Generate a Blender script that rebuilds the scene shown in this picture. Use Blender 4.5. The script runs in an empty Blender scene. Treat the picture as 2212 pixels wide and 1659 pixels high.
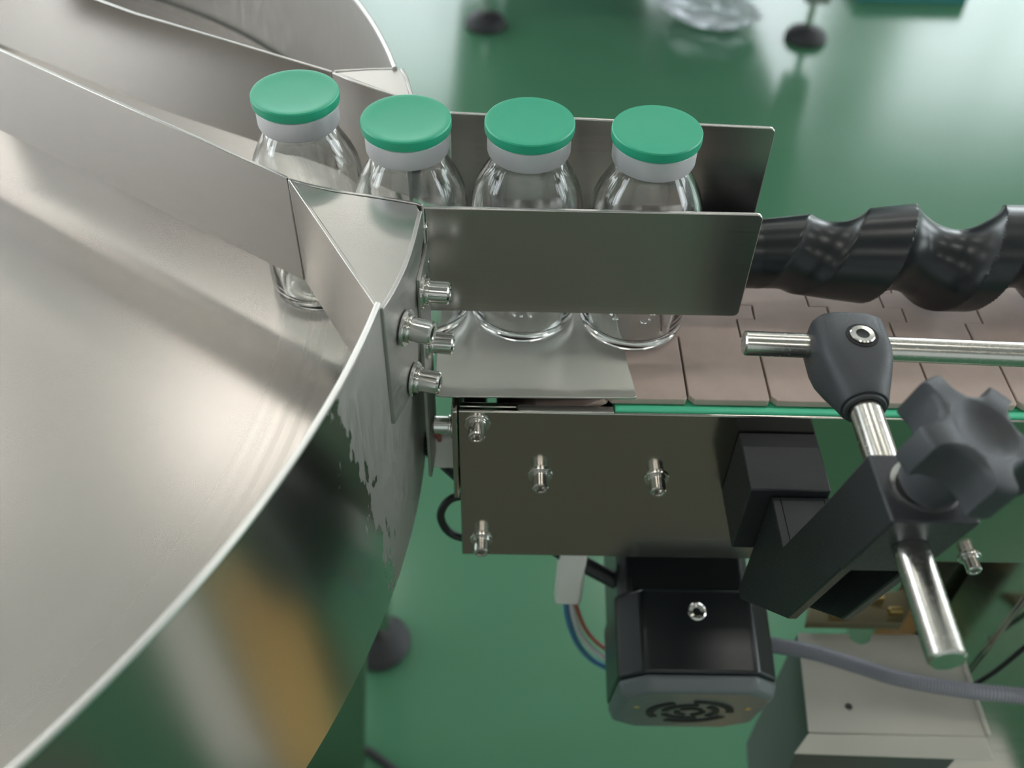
import bpy, bmesh, math, random
from mathutils import Vector, Matrix
import numpy as np

random.seed(4)
S = 0.001            # the scene is laid out in millimetres
BELT = 850.0         # height of the belt surface above the floor; z = 0 below is the belt surface
scene = bpy.context.scene
COL = scene.collection

# ------------------------------------------------------------------ camera
def w(p):
    return Vector((p[0]*S, p[1]*S, (p[2]+BELT)*S))

pit, yaw, rho = math.radians(46.5), math.radians(1.0), math.radians(1.78)
fw = Vector((math.sin(yaw)*math.cos(pit), math.cos(yaw)*math.cos(pit), -math.sin(pit)))
r0 = Vector((math.cos(yaw), -math.sin(yaw), 0))
u0 = r0.cross(fw)
cr = r0*math.cos(rho) + u0*math.sin(rho)
cu = u0*math.cos(rho) - r0*math.sin(rho)
cd = bpy.data.cameras.new('camera')
cam = bpy.data.objects.new('camera', cd)
COL.objects.link(cam)
m = Matrix((cr, cu, -fw)).transposed().to_4x4()
m.translation = w((0, 0, 334))
cam.matrix_world = m
cd.sensor_fit = 'HORIZONTAL'
cd.sensor_width = 36.0
cd.lens = 2100/2212*36
cd.clip_start = 0.02
cd.clip_end = 60
cd.dof.use_dof = True
cd.dof.focus_distance = 0.415
cd.dof.aperture_fstop = 8.0
scene.camera = cam

# ------------------------------------------------------------------ world, exposure
wd = bpy.data.worlds.new('world')
scene.world = wd
wd.use_nodes = True
wd.node_tree.nodes['Background'].inputs[0].default_value = (0.85, 0.93, 1.0, 1)
wd.node_tree.nodes['Background'].inputs[1].default_value = 0.6
scene.view_settings.view_transform = 'Standard'
scene.view_settings.look = 'None'
scene.view_settings.gamma = 1.0
scene.view_settings.use_curve_mapping = False
scene.view_settings.exposure = 0.08
scene.cycles.max_bounces = 14
scene.cycles.transmission_bounces = 12
scene.cycles.glossy_bounces = 6
scene.cycles.sample_clamp_indirect = 8.0
LAMP = 10.0
WINDOW = 5.7

# ------------------------------------------------------------------ materials
MATS = {}
def mat(name, col, rough=0.5, metal=0.0, **kw):
    if name in MATS:
        return MATS[name]
    M = bpy.data.materials.new(name)
    M.use_nodes = True
    b = M.node_tree.nodes['Principled BSDF']
    b.inputs['Base Color'].default_value = (*col, 1)
    b.inputs['Roughness'].default_value = rough
    b.inputs['Metallic'].default_value = metal
    for k, v in kw.items():
        b.inputs[k].default_value = v
    MATS[name] = M
    return M

def nodes(M):
    nt = M.node_tree
    return nt, nt.nodes, nt.links, nt.nodes['Principled BSDF']

def add_noise(M, scale=(1, 1, 1), detail=4, rough=None, bump=0.0, colmix=None, dist=0.0005, vec='Object', nscale=1.0):
    """procedural grain: noise drives roughness, a little colour and fine relief"""
    nt, N, L, b = nodes(M)
    tc = N.new('ShaderNodeTexCoord')
    mp = N.new('ShaderNodeMapping')
    mp.inputs['Scale'].default_value = scale
    nz = N.new('ShaderNodeTexNoise')
    nz.inputs['Scale'].default_value = nscale
    nz.inputs['Detail'].default_value = detail
    L.new(tc.outputs[vec], mp.inputs['Vector'])
    L.new(mp.outputs['Vector'], nz.inputs['Vector'])
    if rough:
        mr = N.new('ShaderNodeMapRange')
        mr.inputs['From Min'].default_value = 0.3
        mr.inputs['From Max'].default_value = 0.7
        mr.inputs['To Min'].default_value = rough[0]
        mr.inputs['To Max'].default_value = rough[1]
        L.new(nz.outputs['Fac'], mr.inputs['Value'])
        L.new(mr.outputs['Result'], b.inputs['Roughness'])
    if colmix:
        rp = N.new('ShaderNodeValToRGB')
        rp.color_ramp.elements[0].position = 0.3
        rp.color_ramp.elements[1].position = 0.7
        rp.color_ramp.elements[0].color = (*colmix[0], 1)
        rp.color_ramp.elements[1].color = (*colmix[1], 1)
        L.new(nz.outputs['Fac'], rp.inputs['Fac'])
        L.new(rp.outputs['Color'], b.inputs['Base Color'])
    if bump:
        bp = N.new('ShaderNodeBump')
        bp.inputs['Strength'].default_value = bump
        bp.inputs['Distance'].default_value = dist
        L.new(nz.outputs['Fac'], bp.inputs['Height'])
        L.new(bp.outputs['Normal'], b.inputs['Normal'])
    return M

STEEL = (0.55, 0.53, 0.505)
M_disc = mat('turntable steel', (0.66, 0.64, 0.615), 0.3, 1.0)
M_guide = add_noise(mat('brushed guide steel', STEEL, 0.25, 1.0), (25, 25, 1800), 4, rough=(0.225, 0.265))
M_wall = mat('turntable wall steel', STEEL, 0.2, 1.0)
M_ground = add_noise(mat('hand ground steel', (0.56, 0.545, 0.525), 0.45, 1.0), (60, 60, 500), 4, rough=(0.40, 0.55))
M_side = add_noise(mat('polished conveyor steel', (0.50, 0.475, 0.43), 0.14, 1.0), (30, 30, 900), 3, rough=(0.11, 0.19))
M_plate = add_noise(mat('dull transfer plate steel', (0.60, 0.585, 0.55), 0.3, 1.0), (40, 700, 40), 3, rough=(0.29, 0.34))
M_bolt = mat('bolt steel', (0.72, 0.70, 0.67), 0.16, 1.0)
M_rod = add_noise(mat('ground rod steel', (0.66, 0.63, 0.585), 0.2, 1.0), (700, 700, 700), 3, rough=(0.16, 0.28))
M_alu = add_noise(mat('aluminium seal', (0.84, 0.84, 0.87), 0.45, 0.55), (900, 900, 900), 2, bump=0.12, dist=0.0003)
M_cap = mat('green flip cap plastic', (0.028, 0.42, 0.245), 0.36)
M_cap.node_tree.nodes['Principled BSDF'].inputs['Subsurface Weight'].default_value = 0.0
M_glass = mat('bottle glass', (0.985, 1.0, 0.992), 0.0, 0.0, **{'Transmission Weight': 1.0, 'IOR': 1.5})
add_noise(M_glass, (55, 55, 40), 1, bump=0.10, dist=0.0012)
M_blk = add_noise(mat('matte black plastic', (0.022, 0.024, 0.027), 0.45), (1200, 1200, 1200), 2, rough=(0.38, 0.52), bump=0.15, dist=0.0002)
M_grey = add_noise(mat('dark grey plastic', (0.05, 0.053, 0.06), 0.5), (1300, 1300, 1300), 2, rough=(0.42, 0.58), bump=0.2, dist=0.0002)
M_screwblk = mat('black nylon', (0.013, 0.016, 0.018), 0.28)
M_link = add_noise(mat('belt acetal', (0.56, 0.43, 0.38), 0.5), (90, 90, 90), 4, rough=(0.36, 0.5), colmix=((0.54, 0.415, 0.365), (0.60, 0.465, 0.41)))
M_green = mat('green wear strip', (0.12, 0.74, 0.44), 0.35)
M_motor = mat('black motor paint', (0.010, 0.013, 0.014), 0.3)
M_mcap = mat('grey motor cover', (0.13, 0.15, 0.155), 0.38)
M_dark = mat('dark cavity shade', (0.012, 0.012, 0.012), 0.7)  # near-black that stands for shade inside the frame
M_rubber = mat('black rubber', (0.018, 0.02, 0.022), 0.6)
M_white = mat('white nylon', (0.88, 0.85, 0.81), 0.4)
M_brass = mat('brass', (0.65, 0.48, 0.20), 0.3, 1.0)
M_wall_room = add_noise(mat('painted wall', (0.74, 0.75, 0.75), 0.7), (1, 1, 1), 3, colmix=((0.71, 0.72, 0.72), (0.76, 0.77, 0.77)))
M_ceil = add_noise(mat('painted ceiling', (0.36, 0.335, 0.325), 0.8), (1, 1, 1), 3, colmix=((0.345, 0.32, 0.31), (0.375, 0.35, 0.34)))
M_floor = mat('green epoxy floor', (0.06, 0.18, 0.105), 0.22, **{'Specular IOR Level': 0.38})
add_noise(M_floor, (1.2, 1.2, 1.2), 5, rough=(0.14, 0.22), colmix=((0.060, 0.175, 0.098), (0.072, 0.198, 0.115)))

def emis(name, col, s):
    M = mat(name, col, 0.5)
    b = M.node_tree.nodes['Principled BSDF']
    b.inputs['Emission Color'].default_value = (*col, 1)
    b.inputs['Emission Strength'].default_value = s
    return M
M_lamp = emis('lamp diffuser', (1.0, 0.955, 0.89), LAMP)
M_pane = emis('daylight pane', (0.90, 0.96, 1.0), WINDOW)

# turntable disc: concentric turning marks near the edge (the disc is modelled about its own origin)
def disc_material():
    nt, N, L, b = nodes(M_disc)
    tc = N.new('ShaderNodeTexCoord')
    ln = N.new('ShaderNodeVectorMath'); ln.operation = 'LENGTH'
    L.new(tc.outputs['Object'], ln.inputs[0])
    nz = N.new('ShaderNodeTexNoise'); nz.noise_dimensions = '1D'
    nz.inputs['Scale'].default_value = 190; nz.inputs['Detail'].default_value = 2
    L.new(ln.outputs['Value'], nz.inputs['W'])
    edge = N.new('ShaderNodeMapRange')
    edge.inputs['From Min'].default_value = 0.335; edge.inputs['From Max'].default_value = 0.365
    L.new(ln.outputs['Value'], edge.inputs['Value'])
    mr = N.new('ShaderNodeMapRange')
    mr.inputs['From Min'].default_value = 0.35; mr.inputs['From Max'].default_value = 0.65
    mr.inputs['To Min'].default_value = -0.012; mr.inputs['To Max'].default_value = 0.012
    L.new(nz.outputs['Fac'], mr.inputs['Value'])
    mu = N.new('ShaderNodeMath'); mu.operation = 'MULTIPLY_ADD'
    L.new(mr.outputs['Result'], mu.inputs[0]); L.new(edge.outputs['Result'], mu.inputs[1])
    mu.inputs[2].default_value = 0.27
    L.new(mu.outputs['Value'], b.inputs['Roughness'])
    mx = N.new('ShaderNodeMix'); mx.data_type = 'RGBA'
    mx.inputs['A'].default_value = (0.615, 0.57, 0.54, 1); mx.inputs['B'].default_value = (0.51, 0.475, 0.445, 1)
    m2 = N.new('ShaderNodeMath'); m2.operation = 'MULTIPLY'
    L.new(nz.outputs['Fac'], m2.inputs[0]); L.new(edge.outputs['Result'], m2.inputs[1])
    L.new(m2.outputs['Value'], mx.inputs['Factor'])
    L.new(mx.outputs['Result'], b.inputs['Base Color'])
disc_material()

# turntable wall: mirror-rolled sheet with a hand-ground, ragged-edged dull patch below the welded bracket
def wall_material():
    nt, N, L, b = nodes(M_wall)
    tc = N.new('ShaderNodeTexCoord')
    sp = N.new('ShaderNodeSeparateXYZ')
    L.new(tc.outputs['Object'], sp.inputs[0])
    at = N.new('ShaderNodeMath'); at.operation = 'ARCTAN2'
    L.new(sp.outputs['Y'], at.inputs[0]); L.new(sp.outputs['X'], at.inputs[1])
    arc = N.new('ShaderNodeMath'); arc.operation = 'MULTIPLY'; arc.inputs[1].default_value = 0.413
    L.new(at.outputs['Value'], arc.inputs[0])           # arc length along the wall, metres
    cb = N.new('ShaderNodeCombineXYZ')
    L.new(arc.outputs['Value'], cb.inputs['X']); L.new(sp.outputs['Z'], cb.inputs['Y'])
    mp = N.new('ShaderNodeMapping')
    mp.inputs['Scale'].default_value = (150, 45, 1); mp.inputs['Rotation'].default_value = (0, 0, 0.6)
    L.new(cb.outputs['Vector'], mp.inputs['Vector'])
    nz = N.new('ShaderNodeTexNoise'); nz.inputs['Scale'].default_value = 1.0; nz.inputs['Detail'].default_value = 6
    L.new(mp.outputs['Vector'], nz.inputs['Vector'])
    # patch field: s - (s0 + k*(z)) + noise
    zz = N.new('ShaderNodeMath'); zz.operation = 'MULTIPLY'; zz.inputs[1].default_value = 0.2
    L.new(sp.outputs['Z'], zz.inputs[0])
    f = N.new('ShaderNodeMath'); f.operation = 'ADD'
    L.new(arc.outputs['Value'], f.inputs[0]); L.new(zz.outputs['Value'], f.inputs[1])
    nn = N.new('ShaderNodeMath'); nn.operation = 'MULTIPLY_ADD'; nn.inputs[1].default_value = 0.07; nn.inputs[2].default_value = -0.035
    L.new(nz.outputs['Fac'], nn.inputs[0])
    f2 = N.new('ShaderNodeMath'); f2.operation = 'ADD'
    L.new(f.outputs['Value'], f2.inputs[0]); L.new(nn.outputs['Value'], f2.inputs[1])
    mk = N.new('ShaderNodeMapRange')
    mk.inputs['From Min'].default_value = -0.1005; mk.inputs['From Max'].default_value = -0.0995
    L.new(f2.outputs['Value'], mk.inputs['Value'])
    mp2 = N.new('ShaderNodeMapping'); mp2.inputs['Scale'].default_value = (500, 60, 1); mp2.inputs['Rotation'].default_value = (0, 0, 0.5)
    L.new(cb.outputs['Vector'], mp2.inputs['Vector'])
    gr = N.new('ShaderNodeTexNoise'); gr.inputs['Scale'].default_value = 1; gr.inputs['Detail'].default_value = 5
    L.new(mp2.outputs['Vector'], gr.inputs['Vector'])
    rr = N.new('ShaderNodeMapRange')
    rr.inputs['From Min'].default_value = 0.3; rr.inputs['From Max'].default_value = 0.7
    rr.inputs['To Min'].default_value = 0.52; rr.inputs['To Max'].default_value = 0.7
    L.new(gr.outputs['Fac'], rr.inputs['Value'])
    mx = N.new('ShaderNodeMix'); mx.data_type = 'FLOAT'
    L.new(mk.outputs['Result'], mx.inputs['Factor'])
    mx.inputs['A'].default_value = 0.19
    L.new(rr.outputs['Result'], mx.inputs['B'])
    L.new(mx.outputs['Result'], b.inputs['Roughness'])
wall_material()

# ------------------------------------------------------------------ mesh builder
class MB:
    def __init__(self):
        self.v = []; self.f = []
    def add(self, vs, fs):
        o = len(self.v)
        self.v += [tuple(p) for p in vs]
        self.f += [tuple(i+o for i in f) for f in fs]
        return self
    def box(self, a, b):
        x0, y0, z0 = a; x1, y1, z1 = b
        vs = [(x0,y0,z0),(x1,y0,z0),(x1,y1,z0),(x0,y1,z0),(x0,y0,z1),(x1,y0,z1),(x1,y1,z1),(x0,y1,z1)]
        return self.add(vs, [(0,3,2,1),(4,5,6,7),(0,1,5,4),(1,2,6,5),(2,3,7,6),(3,0,4,7)])
    def prism(self, poly, lo, hi, axis='z'):
        """poly of 2-tuples, counter-clockwise seen from +axis; z: (x,y)  x: (y,z)"""
        n = len(poly)
        def P(p, h):
            return (p[0], p[1], h) if axis == 'z' else ((h, p[0], p[1]) if axis == 'x' else (p[1], h, p[0]))
        vs = [P(p, lo) for p in poly] + [P(p, hi) for p in poly]
        fs = [tuple(range(n-1, -1, -1)), tuple(range(n, 2*n))]
        fs += [(i, (i+1) % n, n+(i+1) % n, n+i) for i in range(n)]
        return self.add(vs, fs)
    def sheet(self, path, t, z0, z1):
        """vertical sheet of thickness t following a plan path; z0 / z1 may be numbers or lists per point"""
        n = len(path)
        P = [Vector((p[0], p[1])) for p in path]
        off = []
        for i in range(n):
            a = P[i]-P[i-1] if i else P[1]-P[0]
            b = P[i+1]-P[i] if i < n-1 else P[-1]-P[-2]
            a.normalize(); b.normalize()
            na = Vector((-a.y, a.x)); nb = Vector((-b.y, b.x))
            mm = (na+nb); mm.normalize()
            off.append(mm*(t/2)/max(0.4, mm.dot(na)))
        Z0 = z0 if isinstance(z0, (list, tuple)) else [z0]*n
        Z1 = z1 if isinstance(z1, (list, tuple)) else [z1]*n
        vs = []
        for i in range(n):
            l = P[i]+off[i]; r = P[i]-off[i]
            vs += [(l.x,l.y,Z0[i]),(r.x,r.y,Z0[i]),(r.x,r.y,Z1[i]),(l.x,l.y,Z1[i])]
        fs = [(0,1,2,3), tuple(4*(n-1)+k for k in (3,2,1,0))]
        for i in range(n-1):
            a = 4*i; b = a+4
            for k in range(4):
                fs.append((a+k, b+k, b+(k+1) % 4, a+(k+1) % 4))
        return self.add(vs, fs)
    def lathe(self, prof, seg=48, M=None, close=False):
        """profile of (r, z) revolved about z; M maps to place"""
        M = M or Matrix.Identity(4)
        rows = []
        for r, z in prof:
            if r < 1e-6:
                rows.append([len(self.v)]); self.v.append(tuple(M @ Vector((0, 0, z))))
            else:
                o = len(self.v)
                for k in range(seg):
                    a = 2*math.pi*k/seg
                    self.v.append(tuple(M @ Vector((r*math.cos(a), r*math.sin(a), z))))
                rows.append(list(range(o, o+seg)))
        pairs = list(zip(rows, rows[1:])) + ([(rows[-1], rows[0])] if close else [])
        for a, b in pairs:
            if len(a) == 1 and len(b) == 1: continue
            for k in range(seg):
                k2 = (k+1) % seg
                if len(a) == 1: self.f.append((a[0], b[k2], b[k]))
                elif len(b) == 1: self.f.append((a[k], a[k2], b[0]))
                else: self.f.append((a[k], a[k2], b[k2], b[k]))
        return self
    def cyl(self, p, q, r, seg=32, bev=0.6):
        p = Vector(p); q = Vector(q); d = q-p; L_ = d.length
        M = Matrix.Translation(p) @ d.to_track_quat('Z', 'Y').to_matrix().to_4x4()
        return self.lathe([(0,0),(r-bev,0),(r,bev),(r,L_-bev),(r-bev,L_),(0,L_)], seg, M)
    def tube(self, pts, r, seg=10, rfun=None):
        P = [Vector(p) for p in pts]; n = len(P)
        rings = []; up = None
        for i in range(n):
            t = (P[min(i+1, n-1)]-P[max(i-1, 0)]).normalized()
            if up is None:
                up = Vector((0, 0, 1)) if abs(t.z) < 0.9 else Vector((1, 0, 0))
            s = t.cross(up).normalized(); up = s.cross(t).normalized()
            rr = rfun(i) if rfun else r
            o = len(self.v)
            for k in range(seg):
                a = 2*math.pi*k/seg
                self.v.append(tuple(P[i]+(s*math.cos(a)+up*math.sin(a))*rr))
            rings.append(range(o, o+seg))
        for A, B in zip(rings, rings[1:]):
            for k in range(seg):
                self.f.append((A[k], A[(k+1) % seg], B[(k+1) % seg], B[k]))
        self.f.append(tuple(reversed(list(rings[0])))); self.f.append(tuple(rings[-1]))
        return self
    def mesh(self, name, M, base=(0, 0, 0), angle=35, smooth=True):
        me = bpy.data.meshes.new(name)
        B = Vector(base)
        me.from_pydata([tuple((Vector(p)-B)*S) for p in self.v], [], self.f)
        bm = bmesh.new(); bm.from_mesh(me)
        bmesh.ops.recalc_face_normals(bm, faces=bm.faces)
        bm.to_mesh(me); bm.free()
        me.materials.append(M)
        if smooth:
            me.shade_smooth()
            me.set_sharp_from_angle(angle=math.radians(angle))
        return me

def spline(pts, n=12):
    """Catmull-Rom through 3-D points"""
    P = [Vector(p) for p in pts]; out = []
    for i in range(len(P)-1):
        p0 = P[max(i-1, 0)]; p1 = P[i]; p2 = P[i+1]; p3 = P[min(i+2, len(P)-1)]
        for k in range(n):
            t = k/n
            out.append(0.5*((2*p1)+(p2-p0)*t+(2*p0-5*p1+4*p2-p3)*t*t+(3*p1-p0-3*p2+p3)*t**3))
    out.append(P[-1])
    return out

def tag(o, label=None, cat=None, group=None, kind=None):
    if label: o['label'] = label
    if cat: o['category'] = cat
    if group: o['group'] = group
    if kind: o['kind'] = kind
    return o

def thing(name, base, label, cat, group=None):
    o = bpy.data.objects.new(name, None)
    o.empty_display_size = 0.02
    COL.objects.link(o)
    o.location = w(base)
    tag(o, label, cat, group)
    o['_b'] = list(base)
    return o

def base_of(o):
    b = Vector((0, 0, 0))
    while o is not None:
        if '_b' in o: b += Vector(o['_b'])
        o = o.parent
    return b

def part(name, mb, M, parent=None, bevel=0, angle=35, label=None, segs=2):
    """mesh given in world millimetres, linked under its thing (or part)"""
    b = base_of(parent) if parent else Vector((0, 0, -BELT))
    o = bpy.data.objects.new(name, mb.mesh(name, M, b, angle))
    COL.objects.link(o)
    if parent: o.parent = parent
    if bevel:
        md = o.modifiers.new('bevel', 'BEVEL')
        md.width = bevel*S; md.segments = segs; md.limit_method = 'ANGLE'; md.angle_limit = math.radians(30)
        md.harden_normals = False
    if label: o['label'] = label
    return o

def single(name, mb, M, base, label, cat, bevel=0, angle=35, group=None, kind=None):
    """a top-level thing that is one mesh, origin at base"""
    o = bpy.data.objects.new(name, mb.mesh(name, M, base, angle))
    COL.objects.link(o)
    o.location = w(base)
    if bevel:
        md = o.modifiers.new('bevel', 'BEVEL')
        md.width = bevel*S; md.segments = 2; md.limit_method = 'ANGLE'; md.angle_limit = math.radians(30)
    return tag(o, label, cat, group, kind)

def structure(name, mb, M, bevel=0):
    o = bpy.data.objects.new(name, mb.mesh(name, M, (0, 0, -BELT)))
    COL.objects.link(o)
    o['kind'] = 'structure'
    return o

# ------------------------------------------------------------------ the hall
FL = -BELT
X0, X1, Y0, Y1, ZC = -8000, 8000, -7000, 9000, FL+5200
structure('floor', MB().box((X0, Y0, FL-100), (X1, Y1, FL)), M_floor)
structure('ceiling', MB().box((X0, Y0, ZC), (X1, Y1, ZC+100)), M_ceil)
def wall_with_windows(name, fixed, axis, lo, hi, wins, z0, z1):
    """wall slab in pieces round its window openings"""
    mb = MB()
    def slab(a, b, c, d):
        if axis == 'y': mb.box((a, fixed, c), (b, fixed+120, d))
        else: mb.box((fixed, a, c), (fixed+120, b, d))
    cur = lo
    for a, b in wins:
        slab(cur, a, FL, ZC); slab(a, b, FL, z0); slab(a, b, z1, ZC); cur = b
    slab(cur, hi, FL, ZC)
    return structure(name, mb, M_wall_room)
far_wins = [(-7000, -5000), (-4300, -2300), (-1600, 400), (1100, 3100), (3800, 5800), (6200, 7600)]
left_wins = [(-1500, 500), (1500, 3500), (4500, 6500)]
wall_with_windows('wall_back', Y1, 'y', X0, X1, far_wins, FL+900, FL+4300)
wall_with_windows('wall_left', X0-120, 'x', Y0, Y1, left_wins, FL+900, FL+4300)
wall_with_windows('wall_right', X1, 'x', Y0, Y1, left_wins, FL+900, FL+4300)
wall_with_windows('wall_front', Y0-120, 'y', X0, X1, [], 0, 0)
M_frame = mat('white window frame', (0.78, 0.78, 0.77), 0.4)
wn = 0
for axis, fixed, wins in (('y', Y1, far_wins), ('x', X0-120, left_wins), ('x', X1, left_wins)):
    for a, b in wins:
        wn += 1
        z0, z1 = FL+900, FL+4300
        fr = MB()
        def bar(p, q, c, d):
            if axis == 'y': fr.box((p, fixed+20, c), (q, fixed+80, d))
            else: fr.box((fixed+40, p, c), (fixed+100, q, d))
        bar(a, a+60, z0, z1); bar(b-60, b, z0, z1); bar(a+60, b-60, z0, z0+60); bar(a+60, b-60, z1-60, z1)
        mid = (a+b)/2
        bar(mid-30, mid+30, z0+60, z1-60)
        o = structure('window_%d' % wn, fr, M_frame)
        for p, q in ((a+60, mid-30), (mid+30, b-60)):
            pm = MB()
            if axis == 'y': pm.box((p, fixed+46, z0+60), (q, fixed+52, z1-60))
            else: pm.box((fixed+66, p, z0+60), (fixed+72, q, z1-60))
            g = bpy.data.objects.new('pane', pm.mesh('pane', M_pane, (0, 0, -BELT)))
            COL.objects.link(g); g.parent = o

# ceiling lamps (they light the place and show in the steel)
def ceiling_lamp(x, y, label):
    t = thing('ceiling_lamp', (x, y, ZC-60), label, 'lamp', 'ceiling lamps')
    part('housing', MB().box((x-620, y-170, ZC-30), (x+620, y+170, ZC-0.5)), M_frame, t)
    part('diffuser', MB().box((x-600, y-150, ZC-50), (x+600, y+150, ZC-30)), M_lamp, t)
lx = [(-4200, 'farthest left'), (-1400, 'left of centre'), (1400, 'right of centre'), (4200, 'farthest right')]
ly = [(-3200, 'row behind the camera'), (900, 'row above the turntable'), (4000, 'row beyond the conveyor'), (7000, 'row by the back wall')]
for y, ry in ly:
    for x, rx in lx:
        ceiling_lamp(x, y, 'long white ceiling lamp, %s in the %s' % (rx, ry))

# ------------------------------------------------------------------ rotary table
CX, CY, R = -454.0, 340.4, 413.0
RIM, SK = 88.0, -78.0
tb = thing('rotary_table', (CX, CY, FL), 'round stainless steel rotary table with high rim and open exit', 'table')
def polar(a, r):
    return (CX+r*math.cos(a), CY+r*math.sin(a))
# disc about its own centre, so that the turning marks follow it
def disc_part():
    me = MB().lathe([(0, -6), (R-4, -6), (R-3.4, -5.4), (R-3.4, 0.9), (R-4, 1.5), (0, 1.5)], 180).mesh('disc', M_disc)
    o = bpy.data.objects.new('disc', me); COL.objects.link(o); o.parent = tb
    o.location = Vector((0, 0, (BELT)*S))
    return o
disc_part()
aN = math.atan2(273-CY, -45.7-CX)         # near edge of the exit opening
aF = math.atan2(450-CY, -54.2-CX)         # far edge
def wall_part():
    """thin wall about its own axis: full height round the disc, low under the exit opening"""
    v = []; f = []
    def ring(angles, z0, z1):
        o = len(v)
        for a in angles:
            c, s = math.cos(a), math.sin(a)
            v.extend([(c*(R-1), s*(R-1), z0), (c*(R+1), s*(R+1), z0), (c*(R+1.1), s*(R+1.1), z1-0.5), (c*(R+0.8), s*(R+0.8), z1), (c*(R-0.8), s*(R-0.8), z1), (c*(R-1.1), s*(R-1.1), z1-0.5)])
        n = len(angles)
        for i in range(n-1):
            for k in range(6):
                a_, b_ = o+6*i+k, o+6*i+(k+1) % 6
                f.append((a_, b_, b_+6, a_+6))
        f.append(tuple(o+k for k in range(6))); f.append(tuple(o+6*(n-1)+k for k in reversed(range(6))))
    N = 200
    ring([aF+(2*math.pi+aN-aF)*i/N for i in range(N+1)], SK, RIM)
    aN2 = math.atan2(332-CY, -41-CX); aF2 = math.atan2(416-CY, -47.9-CX)
    ring([aN+(aN2-aN)*i/20 for i in range(21)], SK, 80)
    ring([aF2+(aF-aF2)*i/20 for i in range(21)], SK, 80)
    ring([aN2+(aF2-aN2)*i/30 for i in range(31)], SK, -4)
    mb = MB(); mb.add(v, f)
    o = bpy.data.objects.new('rim_wall', mb.mesh('rim_wall', M_wall, (0, 0, 0), 25)); COL.objects.link(o); o.parent = tb
    o.location = Vector((0, 0, BELT*S))
wall_part()
# rolled bead along the rim top, added pale and round to carry a highlight
def bead():
    n = 220
    pts = [(*polar(aF+(2*math.pi+aN-aF)*i/n, R), RIM+0.1) for i in range(n+1)]
    part('rim_bead', MB().tube(pts, 1.35, 10), mat('rim bead steel', (0.86, 0.84, 0.81), 0.34, 1.0), tb)
bead()
# frame under the table: hub, cross beams, legs and feet
part('hub', MB().cyl((CX, CY, -300), (CX, CY, -6), 60), M_side, tb)
for px_, py_ in ((-155, 641), (-700, 590), (-700, 90)):
    o = part('leg', MB().sheet([(px_-20, py_), (px_+20, py_)], 40, FL+70, -75), M_side, tb, bevel=2)
    part('foot_stem', MB().cyl((px_, py_, FL+18), (px_, py_, FL+72), 8), M_bolt, o)
    part('foot_pad', MB().lathe([(0, FL), (40, FL), (42, FL+6), (36, FL+14), (14, FL+22), (0, FL+22)], 40, Matrix.Translation((px_, py_, 0))), M_rubber, o)
def splay(x_top, x_bot, wd, y0_, y1_, z0_, z1_):
    return MB().add([(x_bot-wd, y0_, z0_), (x_bot, y0_, z0_), (x_bot, y1_, z0_), (x_bot-wd, y1_, z0_), (x_top-wd, y0_, z1_), (x_top, y0_, z1_), (x_top, y1_, z1_), (x_top-wd, y1_, z1_)],
        [(0,3,2,1),(4,5,6,7),(0,1,5,4),(1,2,6,5),(2,3,7,6),(3,0,4,7)])
part('support_panel', splay(-80, -155, 90, 450, 470, FL+4, -79), M_side, tb, bevel=2)

# ------------------------------------------------------------------ bolt with washers
def bolt_mesh():
    head = MB()
    r, h = 4.4, 7.6
    head.lathe([(2.4, 0), (r, 0.0), (r, h-0.7), (r-0.6, h), (2.75, h)], 28)
    hexr = 2.55
    o = len(head.v)
    n = 28
    # socket: ring from the round opening to a hexagonal pocket
    ring0 = [(2.75*math.cos(2*math.pi*k/n), 2.75*math.sin(2*math.pi*k/n), h) for k in range(n)]
    def hx(a):
        a6 = (a % (math.pi/3)) - math.pi/6
        rr = hexr*math.cos(math.pi/6)/math.cos(a6)
        return rr
    ring1 = [(hx(2*math.pi*k/n)*math.cos(2*math.pi*k/n), hx(2*math.pi*k/n)*math.sin(2*math.pi*k/n), h-0.5) for k in range(n)]
    ring2 = [(p[0], p[1], h-3.6) for p in ring1]
    vs = ring0+ring1+ring2+[(0, 0, h-3.8)]
    fs = []
    for k in range(n):
        k2 = (k+1) % n
        fs += [(k, k2, n+k2, n+k), (n+k, n+k2, 2*n+k2, 2*n+k), (2*n+k, 2*n+k2, 3*n)]
    head.add(vs, fs)
    return head
HEAD = bolt_mesh().mesh('bolt', M_bolt, (0, 0, -2.6), 30)
WASH = MB().lathe([(2.6, -0.4), (6.5, -0.4), (6.8, 0), (6.8, 0.7), (6.5, 1.1), (2.6, 1.1)], 36).mesh('washer', M_bolt)
SPRW = MB().lathe([(2.6, 1.1), (5.0, 1.1), (5.2, 1.4), (5.2, 2.3), (5.0, 2.6), (2.6, 2.6)], 32).mesh('spring_washer', M_bolt)
def bolt(parent, p, d, scale=1.0):
    """bolt whose head points along d, seated at p (world mm)"""
    o = bpy.data.objects.new('bolt', HEAD); COL.objects.link(o)
    o.parent = parent
    b = base_of(parent)
    q = Vector(d).to_track_quat('Z', 'Y')
    o.rotation_mode = 'QUATERNION'; o.rotation_quaternion = q
    o.location = (Vector(p)-b)*S
    o.scale = (scale,)*3
    for nm, me in (('washer', WASH), ('spring_washer', SPRW)):
        c = bpy.data.objects.new(nm, me); COL.objects.link(c); c.parent = o
    return o

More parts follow.
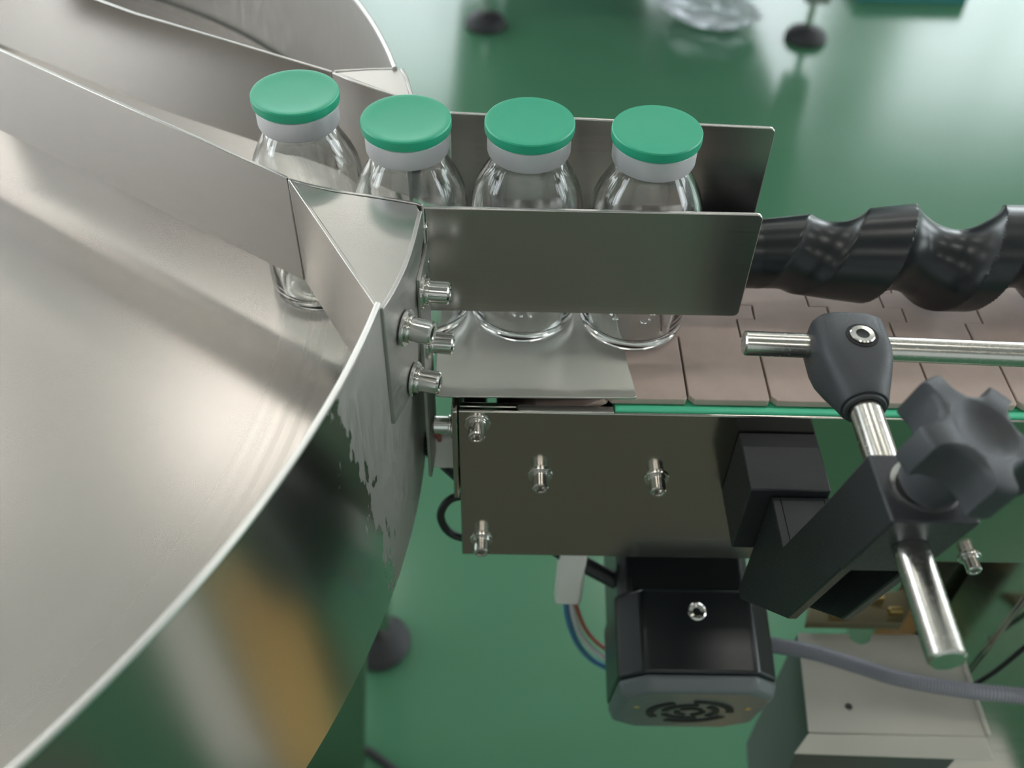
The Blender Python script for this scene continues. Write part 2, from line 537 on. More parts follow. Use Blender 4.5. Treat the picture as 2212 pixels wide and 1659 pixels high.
# ------------------------------------------------------------------ near guide (lane wall of the turntable exit)
T = 1.6
g = thing('lane_guide', (-60, 320, 27), 'bent stainless lane guide nearest the camera with triangular bracket bolted to the rim', 'guide')
def inner(a, b, n):
    return [(a[0]+(b[0]-a[0])*k/n, a[1]+(b[1]-a[1])*k/n) for k in range(n+1)]
part('inlet_plate', MB().sheet([(-345, 519.0), (-200, 423.6), (-94, 354.4)], T, 30, 88), M_guide, g, bevel=0.35)
part('curved_plate', MB().sheet([(-93.2, 353.2), (-83, 349.2), (-72.9, 346), (-65, 344), (-56.7, 342.5), (-46, 340.2), (-37, 337.9), (-34.2, 336.6)], T, 30, 88), M_guide, g, bevel=0.35)
part('bracket_arm', MB().sheet([(-92.2, 352.6), (-46.2, 271.6)], T, 30, 88), M_guide, g, bevel=0.35)
cpath = [(-45.2, 271.4), (-43.6, 276), (-42.2, 280.5), (-40.8, 286), (-39.6, 291), (-38.4, 297), (-37.5, 303), (-36.8, 309), (-36.2, 315), (-35.8, 321), (-35.3, 327), (-34.8, 332.5)]
part('bracket_flange', MB().sheet(cpath, 1.8, [22, 22, 22, 21, 20.5, 20, 26, 44, 60, 68, 72, 74], 88), M_ground, g, bevel=0.35)
part('bracket_top', MB().prism([(-91.6, 352.0), (-46.6, 272.4)]+[(x-0.6, y) for x, y in cpath[1:]]+[(-36.6, 336.6), (-46, 338.9), (-56.7, 341.2), (-72.9, 344.7), (-83, 348.2)], 86.6, 87.8), M_guide, g, bevel=0.25)
fpath = [(-35.0, 309), (-34.4, 316), (-34.0, 322), (-33.7, 328), (-33.5, 333.4)]
part('mounting_strip', MB().sheet(fpath, 1.6, -62, 70), M_ground, g, bevel=0.3)
e = part('outlet_plate', MB().prism([(-33.2, 30), (107, 30), (110, 33), (110, 85), (107, 88), (-33.2, 88)][::-1], 0, T, 'z'), M_guide, g)
# outlet plate stands upright: rebuild its mesh in the x-z plane with rounded free corners
def upright(poly, y0, y1, slope=0.0):
    mb = MB(); n = len(poly)
    mb.add([(x, y0+slope*(x+33), z) for x, z in poly]+[(x, y1+slope*(x+33), z) for x, z in poly],
           [tuple(range(n)), tuple(range(2*n-1, n-1, -1))]+[((i+1) % n, i, n+i, n+(i+1) % n) for i in range(n)])
    return mb
def rounded(x0, x1, z0, z1, r):
    out = [(x0, z0)]
    for k in range(5):
        a = -math.pi/2+math.pi/2*k/4
        out.append((x1-r+r*math.cos(a), z0+r+r*math.sin(a)))
    for k in range(5):
        a = math.pi/2*k/4
        out.append((x1-r+r*math.cos(a), z1-r+r*math.sin(a)))
    out.append((x0, z1))
    return out
bpy.data.objects.remove(e)
part('outlet_plate', upright(rounded(-33.4, 110, 30, 88, 3.0), 334.3, 336.2), M_guide, g, bevel=0.45)
for z in (79, 60, 40):
    part('weld_bead', MB().lathe([(0, -1.6), (1.1, -1.2), (1.6, 0), (1.1, 1.2), (0, 1.6)], 12, Matrix.Translation((-33.6, 333.8, z))), M_bolt, g)
bolt(g, (-38.6, 286.4, 64), (1, -0.28, 0), 1.14)
bolt(g, (-37.4, 292.4, 28), (1, -0.22, 0), 1.14)
bolt(g, (-33.6, 313.5, 60), (1, -0.09, 0), 1.14)
bolt(g, (-33.2, 320, 23.5), (1, -0.06, 0), 1.14)

# ------------------------------------------------------------------ far guide
g2 = thing('lane_guide', (-60, 430, 30), 'bent stainless lane guide on the far side of the bottles', 'guide')
part('inlet_plate', MB().sheet([(-345, 592), (-200, 503.4), (-87, 446)], T, 30, 88), M_guide, g2, bevel=0.35)
part('curved_plate', MB().sheet([(-86.2, 445.2), (-75, 437.5), (-62, 429.6), (-45, 420.7), (-35, 415.5), (-27, 411.6)], T, 30, 88), M_guide, g2, bevel=0.35)
part('bracket_arm', MB().sheet([(-85.6, 446.6), (-70, 449), (-54.4, 450.6)], T, 30, 88), M_guide, g2, bevel=0.35)
part('bracket_flange', MB().sheet([(-52.6, 450.2), (-49.8, 443), (-47.6, 434), (-45.8, 426), (-44.6, 421.6)], 1.8, 30, 88), M_guide, g2, bevel=0.35)
part('outlet_plate', upright(rounded(-26.4, 127.5, 30, 88, 3.0), 409.6, 411.4, -0.047), M_guide, g2, bevel=0.45)
part('bracket_top', MB().prism([(-84.4, 445.2), (-62, 430.6), (-46, 422), (-48.4, 434), (-50.6, 443), (-53.4, 449.6), (-70, 448)], 86.6, 87.8), M_guide, g2, bevel=0.25)
bolt(g2, (-47.0, 437, 70), (1, 0.1, 0))

# ------------------------------------------------------------------ transfer plate
tp = [(-31, 310), (-30, 307.6), (-27, 307), (62.5, 308), (64, 309), (57.5, 362), (55, 415), (-31, 415)]
single('transfer_plate', MB().prism(tp, 0.3, 1.5), M_plate, (15, 360, 0.3), 'thin flat steel transfer plate under the three right-hand bottles', 'plate', bevel=0.3)

# ------------------------------------------------------------------ bottles
gl_prof = [(0, 1.6), (12, 1.5), (19, 1.0), (21.5, 0.1), (23.6, 0.2), (25.2, 1.4), (26, 4), (26, 63), (25.7, 68), (24.7, 73), (22.8, 78), (20.2, 83), (17.9, 87),
           (16.4, 90), (15.7, 92.5), (15.6, 94.2), (17.0, 95.2), (17.2, 96.4), (17.2, 101.4), (16.6, 102.2), (11.4, 102.2),
           (10.8, 101.4), (11.0, 97), (12.6, 93.5), (14.2, 90), (16.2, 86.2), (18.6, 82), (21.0, 77.3), (22.7, 72.5), (23.7, 67.6), (23.9, 62.5), (23.9, 8.2),
           (23.0, 5.8), (20.5, 4.6), (17.5, 4.8), (15, 5.6), (7, 5.9), (0, 6.1)]
seal_prof = [(14.8, 93.4), (16.9, 93.3), (17.8, 93.8), (18.25, 95), (18.3, 103.0), (17.6, 103.6), (0, 103.6), (0, 102.4), (17.3, 102.4), (17.3, 95), (16.2, 94.3), (14.8, 94.2)]
cap_prof = [(0, 103.7), (18.6, 103.7), (19.3, 104.3), (19.55, 105.4), (19.45, 108.2), (19.1, 108.75), (18.5, 108.85), (16.5, 108.6), (9, 108.3), (0, 108.2)]
glb = MB().lathe(gl_prof, 72)
for a_, l_, d_ in ((0.2, 3.2, 0.4), (0.55, 2.4, 1.7), (0.9, 3.4, -0.5), (2.2, 3.0, 0.9), (2.55, 2.2, -0.8), (2.9, 3.2, 0.3), (4.1, 3.0, 1.2), (4.5, 2.6, -0.3), (5.3, 2.8, 0.7)):
    c_ = Vector((11.5*math.cos(a_), 11.5*math.sin(a_), 6.2)); t_ = Vector((math.cos(a_+d_), math.sin(a_+d_), 0))*l_/2
    glb.tube([c_-t_, c_-t_*0.8, c_+t_*0.8, c_+t_], 0.55, 8, rfun=lambda i: (0.2, 0.55, 0.55, 0.2)[i])
GLASS = glb.mesh('glass_body', M_glass, angle=70)
SEAL = MB().lathe(seal_prof, 64).mesh('aluminium_seal', M_alu)
CAP = MB().lathe(cap_prof, 64).mesh('flip_cap', M_cap, angle=28)
spots = [(-92.9, 387.2, 1.6, 'clear glass bottle with green cap, leftmost, standing on the rotary table'),
         (-42.4, 367.6, 1.6, 'clear glass bottle with green cap, second from left, at the table exit'),
         (10.6, 367.6, 1.6, 'clear glass bottle with green cap, second from right, between the outlet plates'),
         (64.8, 363.2, 1.6, 'clear glass bottle with green cap, rightmost, nearest the black timing screw')]
for i, (x, y, z, lab) in enumerate(spots):
    t = thing('glass_bottle', (x, y, z), lab, 'bottle', 'bottles leaving the rotary table')
    for nm, me in (('glass_body', GLASS), ('aluminium_seal', SEAL), ('flip_cap', CAP)):
        c = bpy.data.objects.new(nm, me); COL.objects.link(c); c.parent = t
    t.rotation_euler = (0, 0, 0.9*i+0.3)

# ------------------------------------------------------------------ conveyor
M_mdark0 = mat('dark rivet', (0.08, 0.08, 0.075), 0.5, 0.5)
M_cover = add_noise(mat('beige painted steel', (0.55, 0.53, 0.46), 0.42), (25, 25, 25), 3, colmix=((0.53, 0.51, 0.445), (0.57, 0.55, 0.485)))
M_tray = mat('olive tray', (0.17, 0.15, 0.085), 0.45, 0.4)
cv = thing('conveyor', (200, 364, FL), 'stainless steel conveyor with pinkish brown slat belt', 'conveyor')
SY = 303.0
part('side_plate', MB().box((-19.5, SY, -123.5), (600, SY+1.5, -4.6)), M_side, cv, bevel=0.6, segs=3)
part('side_plate', MB().box((-19.5, 425, -123.5), (600, 428, -4.4)), M_side, cv, bevel=1.2, segs=3)
part('end_plate', MB().box((-22.6, SY-1.5, -70), (-20, 428, 1.0-4.4)), M_side, cv, bevel=0.6)
part('shade_liner', MB().box((-18, SY+4.5, -120), (600, SY+6, -14)), M_dark, cv)  # near-black sheet in place of the shade behind the side plate
part('shade_liner', MB().box((-18, 330, -118), (-8, 420, -8)), M_dark, cv)  # same stand-in shade at the frame end
part('wear_strip', MB().prism([(SY+1.6, -12), (316, -12), (316, -5.2), (308.4, -5.2), (308.2, -3.4), (SY+1.6, -3.4)], 54, 600, 'x'), M_green, cv, bevel=0.8)
part('plate_lip', MB().box((-19, SY+3.2, -9), (8, SY+6.2, -4.6)), M_side, cv, bevel=0.5)
part('plate_lip', MB().box((8.5, SY+0.4, -5.4), (53.5, SY+4.6, -4.2)), M_plate, cv, bevel=0.4)
PITCH = 39.0
def link_poly():
    def edge(x):
        return [(x, 309.0), (x, 352), (x-7.5, 352), (x-7.5, 365.5), (x+1.8, 365.5), (x+1.8, 376), (x-7.5, 376), (x-7.5, 388), (x, 388), (x, 419)]
    gap = 0.55
    Lf = [(x+gap, y) for x, y in edge(0)]
    Rt = [(x-gap, y) for x, y in edge(PITCH)]
    Lf[0] = (gap, 312.2); Lf.insert(0, (gap+2.6, 309))
    Rt[0] = (PITCH-gap, 310.0); Rt.insert(0, (PITCH-gap-1.0, 309))
    return Rt[:] + Lf[::-1]
def link_mesh():
    mb = MB(); poly = link_poly()
    mb.prism([(x, y-364) for x, y in poly], -3.9, 0)
    # moulded hinge barrels under the slat
    mb.cyl((PITCH-2, -20, -6.2), (PITCH-2, 20, -6.2), 3.0, 14)
    return mb.mesh('belt_link', M_link, (0, 0, 0), 30)
LINK = link_mesh()
bx = 88.4
def add_link(x, z, rot=0.0):
    o = bpy.data.objects.new('belt_link', LINK); COL.objects.link(o); o.parent = cv
    b = base_of(cv)
    o.location = (Vector((x, 364, z))-b)*S
    o.rotation_euler = (0, rot, 0)
    md = o.modifiers.new('bevel', 'BEVEL'); md.width = 0.9*S; md.segments = 2; md.limit_method = 'ANGLE'; md.angle_limit = math.radians(40)
for k in range(-1, 12):
    add_link(bx+PITCH*k, 0)
ang = 0.0; px_, pz_ = bx-PITCH, 0.0
for k in range(3):                      # links turning down round the end sprocket
    ang -= math.radians(34)
    px_ -= PITCH*math.cos(ang); pz_ -= -PITCH*math.sin(ang)
    add_link(px_, pz_, ang)
part('sprocket', MB().cyl((50, 350, -62), (50, 378, -62), 52), M_dark, cv)
for p in ((-11.4, 920), ):
    pass
for x, z in ((-10.5, -12.5), (20.9, -51), (79.5, -52), (-8.6, -108), (262, -118)):
    bolt(cv, (x, SY, z), (0, -1, 0.0), 0.93)
bolt(cv, (-22.6, SY+12, -28), (-1, 0, 0), 1.0)
# lower body of the conveyor at the right, with the sheet-metal cover beside it
part('skirt_panel', MB().box((318, SY+6, FL+60), (600, SY+9, -124)), M_side, cv, bevel=1)
part('skirt_panel', MB().box((318, SY+9, FL+60), (321, 360, -124)), M_side, cv, bevel=1)
part('body_panel', MB().box((282, 366, FL+60), (600, 369, -124)), M_side, cv, bevel=1)
notch = [(242+7.5*math.cos(a), 326-7.5*math.sin(a)) for a in [math.pi*(1-k/12) for k in range(13)]]
cover = part('drive_cover', MB().prism([(194, 258), (304, 257), (304, 326)]+notch[::-1]+[(201, 326)], -247, -245), M_cover, cv, bevel=0.5)
part('cover_panel', MB().add([(194, 258, -245.5), (201, 326, -245.5), (201, 326, -420), (194, 258, -420), (196, 258, -245.5), (203, 326, -245.5), (203, 326, -420), (196, 258, -420)],
     [(0,1,2,3),(7,6,5,4),(0,3,7,4),(3,2,6,7),(2,1,5,6),(1,0,4,5)]), mat('shade-dark cover steel', (0.075, 0.085, 0.078), 0.5), cover)  # dark reflection of the cover side put into its base colour
part('cover_panel', MB().box((196.5, 262, -420), (303, 264, -247.2)), mat('shade-dark cover steel', (0.075, 0.085, 0.078), 0.5), cover)  # added to hide reflections behind; its dark tone is painted in
part('rivet', MB().lathe([(0, 1.0), (1.8, 0.8), (2.4, 0), (0, 0)], 14, Matrix.Translation((223, 275, -245))), M_mdark0, cover)
tray = part('terminal_tray', MB().add([(206, 330, -238), (270, 330, -238), (290, 356, -238), (214, 352, -238), (206, 330, -246), (270, 330, -246), (290, 356, -246), (214, 352, -246)],
     [(0,1,2,3),(7,6,5,4),(0,3,7,4),(3,2,6,7),(2,1,5,6),(1,0,4,5)]), M_tray, cv, bevel=0.8)
for x, y in ((222, 333), (234, 342), (262, 336), (252, 346)):
    part('brass_terminal', MB().box((x, y, -238), (x+9, y+4, -233)), M_brass, tray, bevel=0.5)
part('cover_flange', MB().add([(194, 257.5, -245), (304, 257, -245), (306, 243.5, -248), (183.5, 246, -248), (194, 257.5, -246.5), (304, 257, -246.5), (306, 243.5, -250), (183.5, 246, -250)],
     [(0,1,2,3),(7,6,5,4),(0,3,7,4),(3,2,6,7),(2,1,5,6),(1,0,4,5)]), M_cover, cover, bevel=1.2)
part('cover_flange', MB().box((304.2, 257, -249), (307, 326, -243)), M_cover, cover, bevel=1.2)
for x in (300, 560):
    part('leg', MB().box((x, 372, FL+40), (x+50, 422, -124)), M_side, cv, bevel=2)
    part('foot_pad', MB().lathe([(0, FL), (40, FL), (40, FL+8), (12, FL+20), (12, FL+42), (0, FL+42)], 32, Matrix.Translation((x+25, 397, 0))), M_rubber, cv)

# ------------------------------------------------------------------ timing screw
def worm():
    mb = MB(); NX, NA = 300, 96
    xa, xb = 100.0, 330.0
    P_ = 60.0
    for i in range(NX+1):
        x = xa+(xb-xa)*i/NX
        Ro = 17+min(1, max(0, (x-125)/80))*9.6
        dep = min(12.5, max(1.0, 5+(x-164)*0.125))
        hw = min(23.0, max(9.0, 14+(x-164)*0.155))
        for k in range(NA):
            al = 2*math.pi*k/NA                # 0 = top, quarter turn = towards the camera
            uu = x-158+P_*al/(2*math.pi)
            vv = uu-P_*round(uu/P_)
            q = max(0.0, 1-(vv/hw)**2)
            rr = Ro-dep*q**0.8
            mb.v.append((x, 380-rr*math.sin(al), 30.5+rr*math.cos(al)))
    for i in range(NX):
        for k in range(NA):
            a = i*NA+k; b = i*NA+(k+1) % NA
            mb.f.append((a, b, b+NA, a+NA))
    mb.f.append(tuple(range(NA))); mb.f.append(tuple(NX*NA+k for k in range(NA))[::-1])
    return mb
ts = thing('timing_screw', (215, 380, 4), 'black plastic timing screw with spiral grooves lying over the belt', 'screw')
part('screw_body', worm(), M_screwblk, ts, angle=28)
part('shaft', MB().cyl((330, 380, 30.5), (420, 380, 30.5), 8), M_rod, ts)

# ------------------------------------------------------------------ gear motor
mo = thing('gear_motor', (95, 300, -235), 'black gear motor with vented grey end cover under the conveyor', 'motor')
tilt = math.radians(12)
def MM(p):          # motor frame: axis along -y, dropped a little towards the free end
    x, y, z = p; y0, z0 = 312.0, -210.0
    dy = y-y0
    return (x, y0+dy*math.cos(tilt)-(z)*math.sin(tilt), z0+dy*math.sin(tilt)+(z)*math.cos(tilt))
def octa(hw, ch):
    return [(-hw+ch, -hw), (hw-ch, -hw), (hw, -hw+ch), (hw, hw-ch), (hw-ch, hw), (-hw+ch, hw), (-hw, hw-ch), (-hw, -hw+ch)]
def motor_section(ya, yb, hw, ch, taper=0.0, cx=117.0):
    mb = MB(); A = octa(hw, ch); B = octa(hw-taper, ch)
    mb.add([MM((cx+x, ya, z)) for x, z in A]+[MM((cx+x, yb, z)) for x, z in B],
           [tuple(range(8)), tuple(range(15, 7, -1))]+[((i+1) % 8, i, 8+i, 8+(i+1) % 8) for i in range(8)])
    return mb
part('gearbox', motor_section(380, 316, 40, 6, cx=113), M_motor, mo, bevel=2)
part('motor_body', motor_section(318, 268, 46, 14), M_motor, mo, bevel=2.5, segs=3)
ec = part('end_cover', motor_section(268, 258, 46.5, 15, 3), M_mcap, mo, bevel=3, segs=3)
for ri, ro in ((6, 9.5), (13.5, 17.5), (21.5, 26)):
    for k in range(3):
        vs = []; fs = []; n = 14
        for j in range(n+1):
            a = math.radians(120*k+14+92*j/n+ri*5)
            for rr, yy in ((ri, 257.2), (ro, 257.2), (ro, 258.6), (ri, 258.6)):
                vs.append(MM((117+rr*math.cos(a), yy, rr*math.sin(a))))
        for j in range(n):
            for q in range(4):
                fs.append((4*j+q, 4*j+4+q, 4*j+4+(q+1) % 4, 4*j+(q+1) % 4))
        fs += [(0, 1, 2, 3), tuple(4*n+q for q in (3, 2, 1, 0))]
        part('vent_slot', MB().add(vs, fs), M_dark, ec)
for sx, sz in ((-33, 8), (33, 8)):
    p = MM((117+sx, 257.6, sz)); q = MM((117+sx, 259.5, sz))
    part('cover_screw', MB().cyl(p, q, 2.2, 14, 0.3), M_brass, ec)
p = MM((117, 304, 46.0)); q = MM((117, 304, 47.2))
part('socket_screw', MB().lathe([(2.2, -3), (2.4, 0.6), (4.6, 1.4), (5.4, 0.8), (5.4, -1)], 24, Matrix.Translation(p) @ (Vector(q)-Vector(p)).to_track_quat('Z', 'Y').to_matrix().to_4x4()), M_bolt, mo)

# ------------------------------------------------------------------ rail bracket
XL, XR = 124.0, 152.0
br = thing('rail_bracket', (138, 303, -60), 'black plastic rail bracket standing out from the conveyor side', 'bracket')
part('mounting_block', MB().box((114, 268.5, -62), (151, SY-0.2, -15.5)), M_blk, br, bevel=0.8)
prof_l = [(208, 50), (181, 60), (186, 67), (213.3, -33), (262, -98), (300, -124), (300, -64), (267, -64), (267, -19), (240.3, -19)]
prof = [(179.6, 62), (187, 62), (213.3, -33), (255, -92), (262, -98), (267.5, -90), (267.5, -19.5), (240.2, -19.5), (213, 62)]
def fl(x0, x1, poly):
    return MB().prism(poly, x0, x1, 'x')
side_poly = [(214.5, 60), (186.8, 60), (213.3, -33), (262, -98), (267.8, -98), (267.8, -19.5), (240.2, -19.5)][::-1]
part('arm_cheek', fl(XL, XL+4.5, side_poly), M_blk, br, bevel=0.7)
part('arm_cheek', fl(XR-4.5, XR, side_poly), M_blk, br, bevel=0.7)
part('arm_web', fl(XL+4, XR-4, [(214.5, 60), (210, 60), (221, 30), (234, -24.5), (262, -24.5), (262, -98), (267.8, -98), (267.8, -19.5), (240.2, -19.5)][::-1]), M_blk, br, bevel=0.5)
# clamp head, pierced by the rod
part('clamp_head', fl(XL-0.15, XR+0.15, [(208.2, 83.6), (179.2, 85.4), (187.5, 55), (193, 36), (222, 36)][::-1]), M_blk, br, bevel=0.9)
def ring_disc(c, n, r0_, r1_, h):
    M = Matrix.Translation(c) @ Vector(n).to_track_quat('Z', 'Y').to_matrix().to_4x4()
    return MB().lathe([(r0_, 0), (r1_, 0), (r1_, h), (r0_, h)], 48, M, close=True)
# star knob
kn = Vector((0.27, -0.04, 1)).normalized()
kb = Vector((138.5, 194, 85.0))
kx = (Vector((1, 0, 0))-kn*kn.x).normalized()
KM = Matrix.Translation(kb) @ Matrix((kx, kn.cross(kx), kn)).transposed().to_4x4()
hub = part('knob_hub', MB().lathe([(0, 0), (9.4, 0), (9.8, 0.6), (10.0, 8), (10.8, 14), (11.2, 20), (0, 20)], 40, KM), M_grey, br)
def star():
    mb = MB(); N = 180
    lob0 = math.radians(126)
    db, rb, rl = 24.8, 10.8, 22.6
    def rad(th):
        d = (th-lob0-math.pi/5) % (2*math.pi/5)
        if d > math.pi/5: d -= 2*math.pi/5
        s = db*math.sin(abs(d))
        if s < rb:
            return min(rl, db*math.cos(d)-math.sqrt(rb*rb-s*s))
        return rl
    rings = []                                   # (scale of outline, inset mm, height)
    lay = [(2.5, 14.6), (0.6, 15.2), (0.0, 16.8), (0.0, 28.4), (0.4, 30.0), (1.7, 31.0)]
    for ins, z in lay:
        rings.append([(max(2, rad(2*math.pi*k/N)-ins), z) for k in range(N)])
    # smooth top sinking into the finger dish
    for rr, z in ((11.6, 31.2), (10.8, 30.8), (8.6, 29.0), (5.4, 27.8), (2.2, 27.4)):
        rings.append([(min(rr, rad(2*math.pi*k/N)-2.5), z) for k in range(N)])
    for rg in rings:
        for k, (rr, z) in enumerate(rg):
            a = 2*math.pi*k/N
            mb.v.append(tuple(KM @ Vector((rr*math.cos(a), rr*math.sin(a), z))))
    for i in range(len(rings)-1):
        for k in range(N):
            a = i*N+k; b = i*N+(k+1) % N
            mb.f.append((a, b, b+N, a+N))
    mb.f.append(tuple(range(N))[::-1]); mb.f.append(tuple((len(rings)-1)*N+k for k in range(N)))
    return mb
part('star_grip', star(), M_grey, br, angle=40)
part('washer', ring_disc(kb+Vector((0, 0, -0.4)), (0, 0, 1), 5, 11.2, 1.0), M_bolt, br)

# ------------------------------------------------------------------ cross rod, clamp and guide rod
RZ = 65.0
single('cross_rod', MB().cyl((137.3, 142.5, RZ), (137.3, 268, RZ), 6.0, 48, 0.8), M_rod, (137, 205, RZ-6), 'polished steel rod pointing at the camera through the black bracket', 'rod')
single('guide_rod', MB().cyl((97.0, 280.2, RZ), (330, 272.5, RZ), 5.0, 48, 0.7), M_rod, (215, 276, RZ-5), 'long polished steel guide rod running along the conveyor', 'rod')
rc = thing('rod_clamp', (137, 270, RZ-13), 'dark grey plastic cross clamp joining the two steel rods', 'clamp')
def clamp_body():
    mb = MB(); N = 64
    secs = [(288.0, 10.5, 9.5, 3.2, 1), (287.0, 13.0, 11.5, 3.4, 0), (284, 14.6, 12.8, 4.6, 0), (271, 14.6, 13.2, 4.6, 0), (265, 14.2, 13.0, 3.8, 0), (258, 12.4, 11.8, 3.0, 0), (251, 10.4, 10.2, 2.2, 0), (247.0, 9.3, 9.3, 2.0, 0), (246.4, 8.9, 8.9, 2.0, 0)]
    for y, a, c, n, _ in secs:
        for k in range(N):
            t = 2*math.pi*k/N
            cx_, sz_ = math.cos(t), math.sin(t)
            mb.v.append((137.3+a*math.copysign(abs(cx_)**(2/n), cx_), y, RZ+c*math.copysign(abs(sz_)**(2/n), sz_)))
    for i in range(len(secs)-1):
        for k in range(N):
            a = i*N+k; b = i*N+(k+1) % N
            mb.f.append((a, b, b+N, a+N))
    mb.f.append(tuple(range(N))); mb.f.append(tuple((len(secs)-1)*N+k for k in range(N))[::-1])
    return mb
part('clamp_body', clamp_body(), M_grey, rc, angle=30)
part('collar', ring_disc((137.3, 246.6, RZ), (0, -1, 0), 6.1, 8.0, 1.8), M_grey, rc, bevel=0.5)
part('socket_screw', MB().lathe([(0, -1.5), (2.4, -1.5), (2.6, 1.2), (4.4, 1.3), (4.8, 0.9), (4.8, -1.0)], 30, Matrix.Translation((139, 272, RZ+13.0))), M_bolt, rc, label='small bright hexagon socket screw')
part('screw_recess', ring_disc((139, 272, RZ+12.6), (0, 0, 1), 4.9, 6.2, 0.8), M_dark, rc)

# ------------------------------------------------------------------ cables and connectors
def braided(name, pts, r, label, M):
    P = spline(pts, 40)
    mb = MB().tube(P, r, 12, rfun=lambda i: r*(1.0+0.13*(i % 2)))
    return single(name, mb, M, pts[0], label, 'cable')
M_braid = mat('grey braided sleeve', (0.30, 0.30, 0.34), 0.45, 0.1)
M_hose = mat('black corrugated sleeve', (0.02, 0.022, 0.024), 0.4)
M_wblue = mat('blue wire', (0.05, 0.18, 0.36), 0.4)
M_wred = mat('red wire', (0.5, 0.12, 0.10), 0.4)
M_wwht = mat('white wire', (0.72, 0.72, 0.74), 0.4)
braided('sleeved_cable', [(150, 309, -224), (171, 304.6, -222), (198, 300, -222), (225, 291.2, -222), (252, 282, -222), (290, 275.4, -222), (330, 273, -224)], 4.6, 'grey braided cable crossing in front of the pale drive cover', M_braid)
braided('sleeved_cable', [(-60, 345, -52), (-36, 334, -70), (-14, 330, -96), (20, 330, -140), (52, 330, -172), (80, 330, -196)], 4.6, 'black corrugated cable beside the white plug left of the conveyor', M_hose)
single('loop_cable', MB().tube(spline([(-10, 335, -112), (-26, 333, -112), (-33, 331, -126), (-27, 330, -143), (-8, 330, -150), (20, 332, -156)], 14), 2.4, 12), M_hose, (-20, 332, -150), 'thin black cable bent in a loop left of the conveyor end', 'cable')
pl = thing('wire_connector', (44, 330, -210), 'white plastic wire connector hanging below the conveyor plate', 'connector')
part('connector_shell', MB().box((37, 324, -212), (54, 334, -150)), M_white, pl, bevel=2.5)
part('wire', MB().tube(spline([(47, 329, -208), (50, 329, -230), (58, 328, -258), (70, 328, -280), (86, 328, -296)], 12), 1.9, 10), M_wwht, pl)
part('wire', MB().tube(spline([(44, 328, -208), (47, 327, -232), (55, 326, -262), (67, 326, -286), (84, 326, -302)], 12), 1.9, 10), M_wblue, pl)
part('wire', MB().tube(spline([(49, 331, -208), (53, 331, -228), (61, 331, -255), (73, 331, -276), (88, 331, -290)], 12), 1.5, 10), M_wred, pl)
pl2 = thing('wire_plug', (-33, 330, -75), 'cream plug with coloured wire ends in the gap beside the rotary table', 'connector')
part('plug_shell', MB().box((-36, 326, -78), (-17, 338, -52)), M_white, pl2, bevel=3)
part('wire_end', MB().tube(spline([(-32, 330, -54), (-34, 328, -47), (-36, 326, -40)], 6), 1.6, 8), M_wwht, pl2)
part('wire_end', MB().tube(spline([(-31, 327, -54), (-31.5, 325, -48), (-33, 323, -43)], 6), 1.3, 8), M_wred, pl2)
part('wire_end', MB().tube(spline([(-34, 331, -54), (-35, 330, -49), (-36, 329, -45)], 6), 1.3, 8), M_wblue, pl2)
single('hanging_cable', MB().tube(spline([(312, 297, -262), (322, 298, -240), (332, 300, -206), (345, 301, -170)], 10), 1.6, 8), M_hose, (325, 299, -262), 'thin black cable slanting across the dark lower panel at the right edge', 'cable')
single('floor_cable', MB().tube(spline([(-240, 540, FL+5), (-165, 500, FL+5), (-120, 470, FL+5), (-60, 420, FL+5)], 12), 5, 8), M_hose, (-150, 490, FL), 'black cable lying on the green floor under the table', 'cable')

# ------------------------------------------------------------------ behind: second machine, bag, and unseen carton, sheet and mat added for reflections
bm_ = thing('packing_machine', (350, 2800, FL), 'dark machine on round black levelling feet in the background', 'machine')
M_mdark = mat('dark machine panel', (0.045, 0.05, 0.05), 0.45)
M_mgrey = mat('grey machine frame', (0.38, 0.38, 0.36), 0.4, 0.6)
part('cabinet', MB().box((-160, 2350, FL+330), (830, 3300, FL+1750)), M_mdark, bm_, bevel=8)
part('drip_tray', MB().box((-10, 2500, FL+120), (420, 3100, FL+332)), M_mdark, bm_, bevel=4)
for x, y in ((-55, 2396), (765, 2362), (-55, 3240), (765, 3240)):
    lg = part('leg', MB().box((x-30, y-30, FL+105), (x+30, y+30, FL+330)), M_mgrey, bm_, bevel=3)
    part('foot_stem', MB().cyl((x, y, FL+25), (x, y, FL+108), 9), M_bolt, lg)
    part('foot_pad', MB().lathe([(0, FL), (52, FL), (54, FL+8), (46, FL+22), (18, FL+36), (0, FL+36)], 40, Matrix.Translation((x, y, 0))), M_rubber, lg)
M_teal = mat('teal plastic', (0.06, 0.27, 0.27), 0.4)
tc_ = thing('storage_tray', (1100, 2720, FL), 'low teal plastic tray on the far floor at the top edge', 'tray')
part('tray_base', MB().box((955, 2585, FL), (1245, 2855, FL+8)), M_teal, tc_)
for a, b in (((950, 2580), (1250, 2588)), ((950, 2852), (1250, 2860)), ((950, 2588), (958, 2852)), ((1242, 2588), (1250, 2852))):
    part('tray_wall', MB().box((a[0], a[1], FL), (b[0], b[1], FL+45)), M_teal, tc_, bevel=2)
M_bag = mat('clear plastic film', (0.85, 0.88, 0.92), 0.16, 0.0, **{'Transmission Weight': 0.72, 'IOR': 1.12})
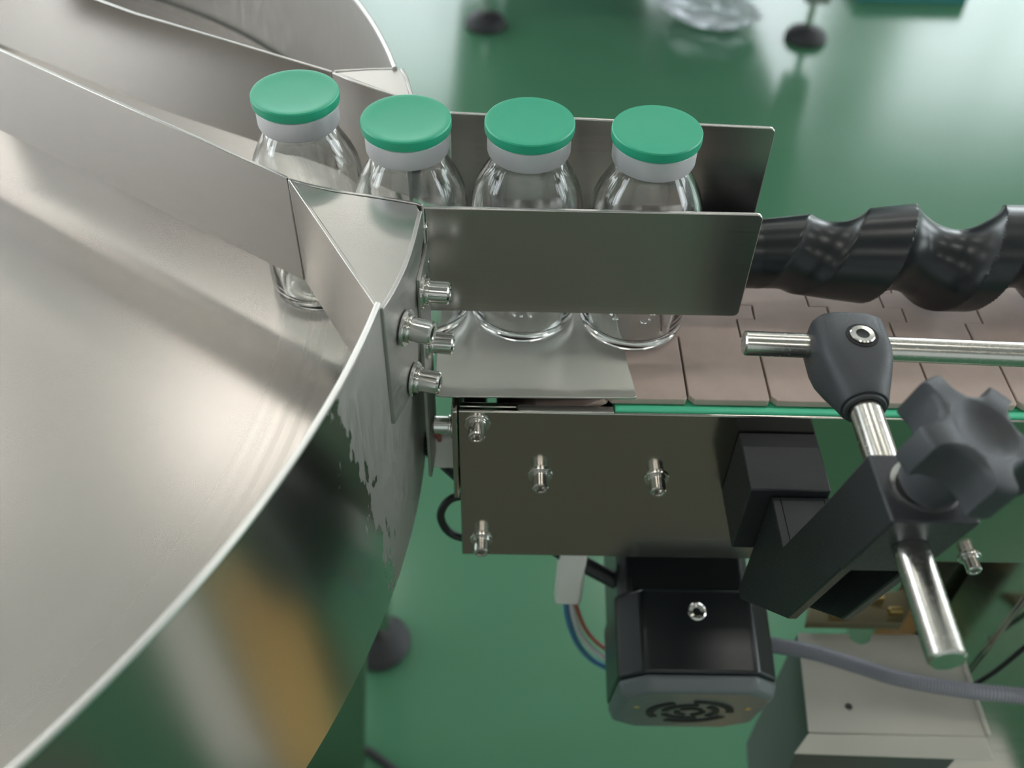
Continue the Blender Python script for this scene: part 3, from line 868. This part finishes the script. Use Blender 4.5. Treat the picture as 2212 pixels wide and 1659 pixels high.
def bag():
    mb = MB(); N, Mx = 40, 18
    rnd = random.Random(9)
    ph = [rnd.uniform(0, 6.28) for _ in range(8)]
    for i in range(Mx+1):
        v = i/Mx
        for k in range(N):
            a = 2*math.pi*k/N
            cr_ = 1+0.14*math.sin(5*a+ph[0]+3*v)+0.09*math.sin(9*a+ph[1]-4*v)+0.06*math.sin(15*a+ph[2]+7*v)
            rr = math.sin(math.pi*min(0.985, max(0.015, v)))**0.6*cr_
            mb.v.append((525+115*(v-0.5)*2+16*math.sin(a*3), 2470+75*rr*math.cos(a)-70*v, FL+40+36*rr*math.sin(a)))
    for i in range(Mx):
        for k in range(N):
            a = i*N+k; b = i*N+(k+1) % N
            mb.f.append((a, b, b+N, a+N))
    mb.f.append(tuple(range(N))); mb.f.append(tuple(Mx*N+k for k in range(N))[::-1])
    return mb
single('plastic_bag', bag(), M_bag, (525, 2435, FL), 'crumpled clear plastic bag lying on the green floor', 'bag', angle=60)
M_card = add_noise(mat('cardboard', (0.68, 0.41, 0.14), 0.8), (30, 30, 4), 3, colmix=((0.64, 0.38, 0.12), (0.72, 0.44, 0.16)))
ct = thing('carton', (264, 258, FL), 'tall amber cardboard carton, out of view, added for its reflection in the rim wall', 'box')  # unseen box added to reflect as an amber band in the rim wall
part('added_carton_body', MB().box((216, 200, FL), (312, 317, FL+380)), M_card, ct, bevel=2)
part('tape', MB().box((254, 200.5, FL+380), (274, 316.5, FL+380.6)), mat('packing tape', (0.60, 0.44, 0.24), 0.25), ct)
single('reflection_sheet', MB().box((290, 92, FL), (640, 190, FL+8)), M_white, (465, 141, FL), 'white foam sheet, out of view, added for its streak in the rim wall', 'sheet', bevel=2)  # unseen white sheet added to reflect as a pale streak
M_mat = add_noise(mat('rubber mat', (0.10, 0.10, 0.075), 0.7), (400, 400, 400), 2, bump=0.3, dist=0.001)
single('reflection_mat', MB().box((-1100, -1300, FL), (400, -80, FL+6)), M_mat, (-350, -690, FL), 'dark brown rubber mat, out of view, added to darken the steel reflections', 'mat', bevel=2)  # unseen mat added so that the upright steel reflects dark

# clean helper tags
for o in bpy.data.objects:
    if '_b' in o: del o['_b']
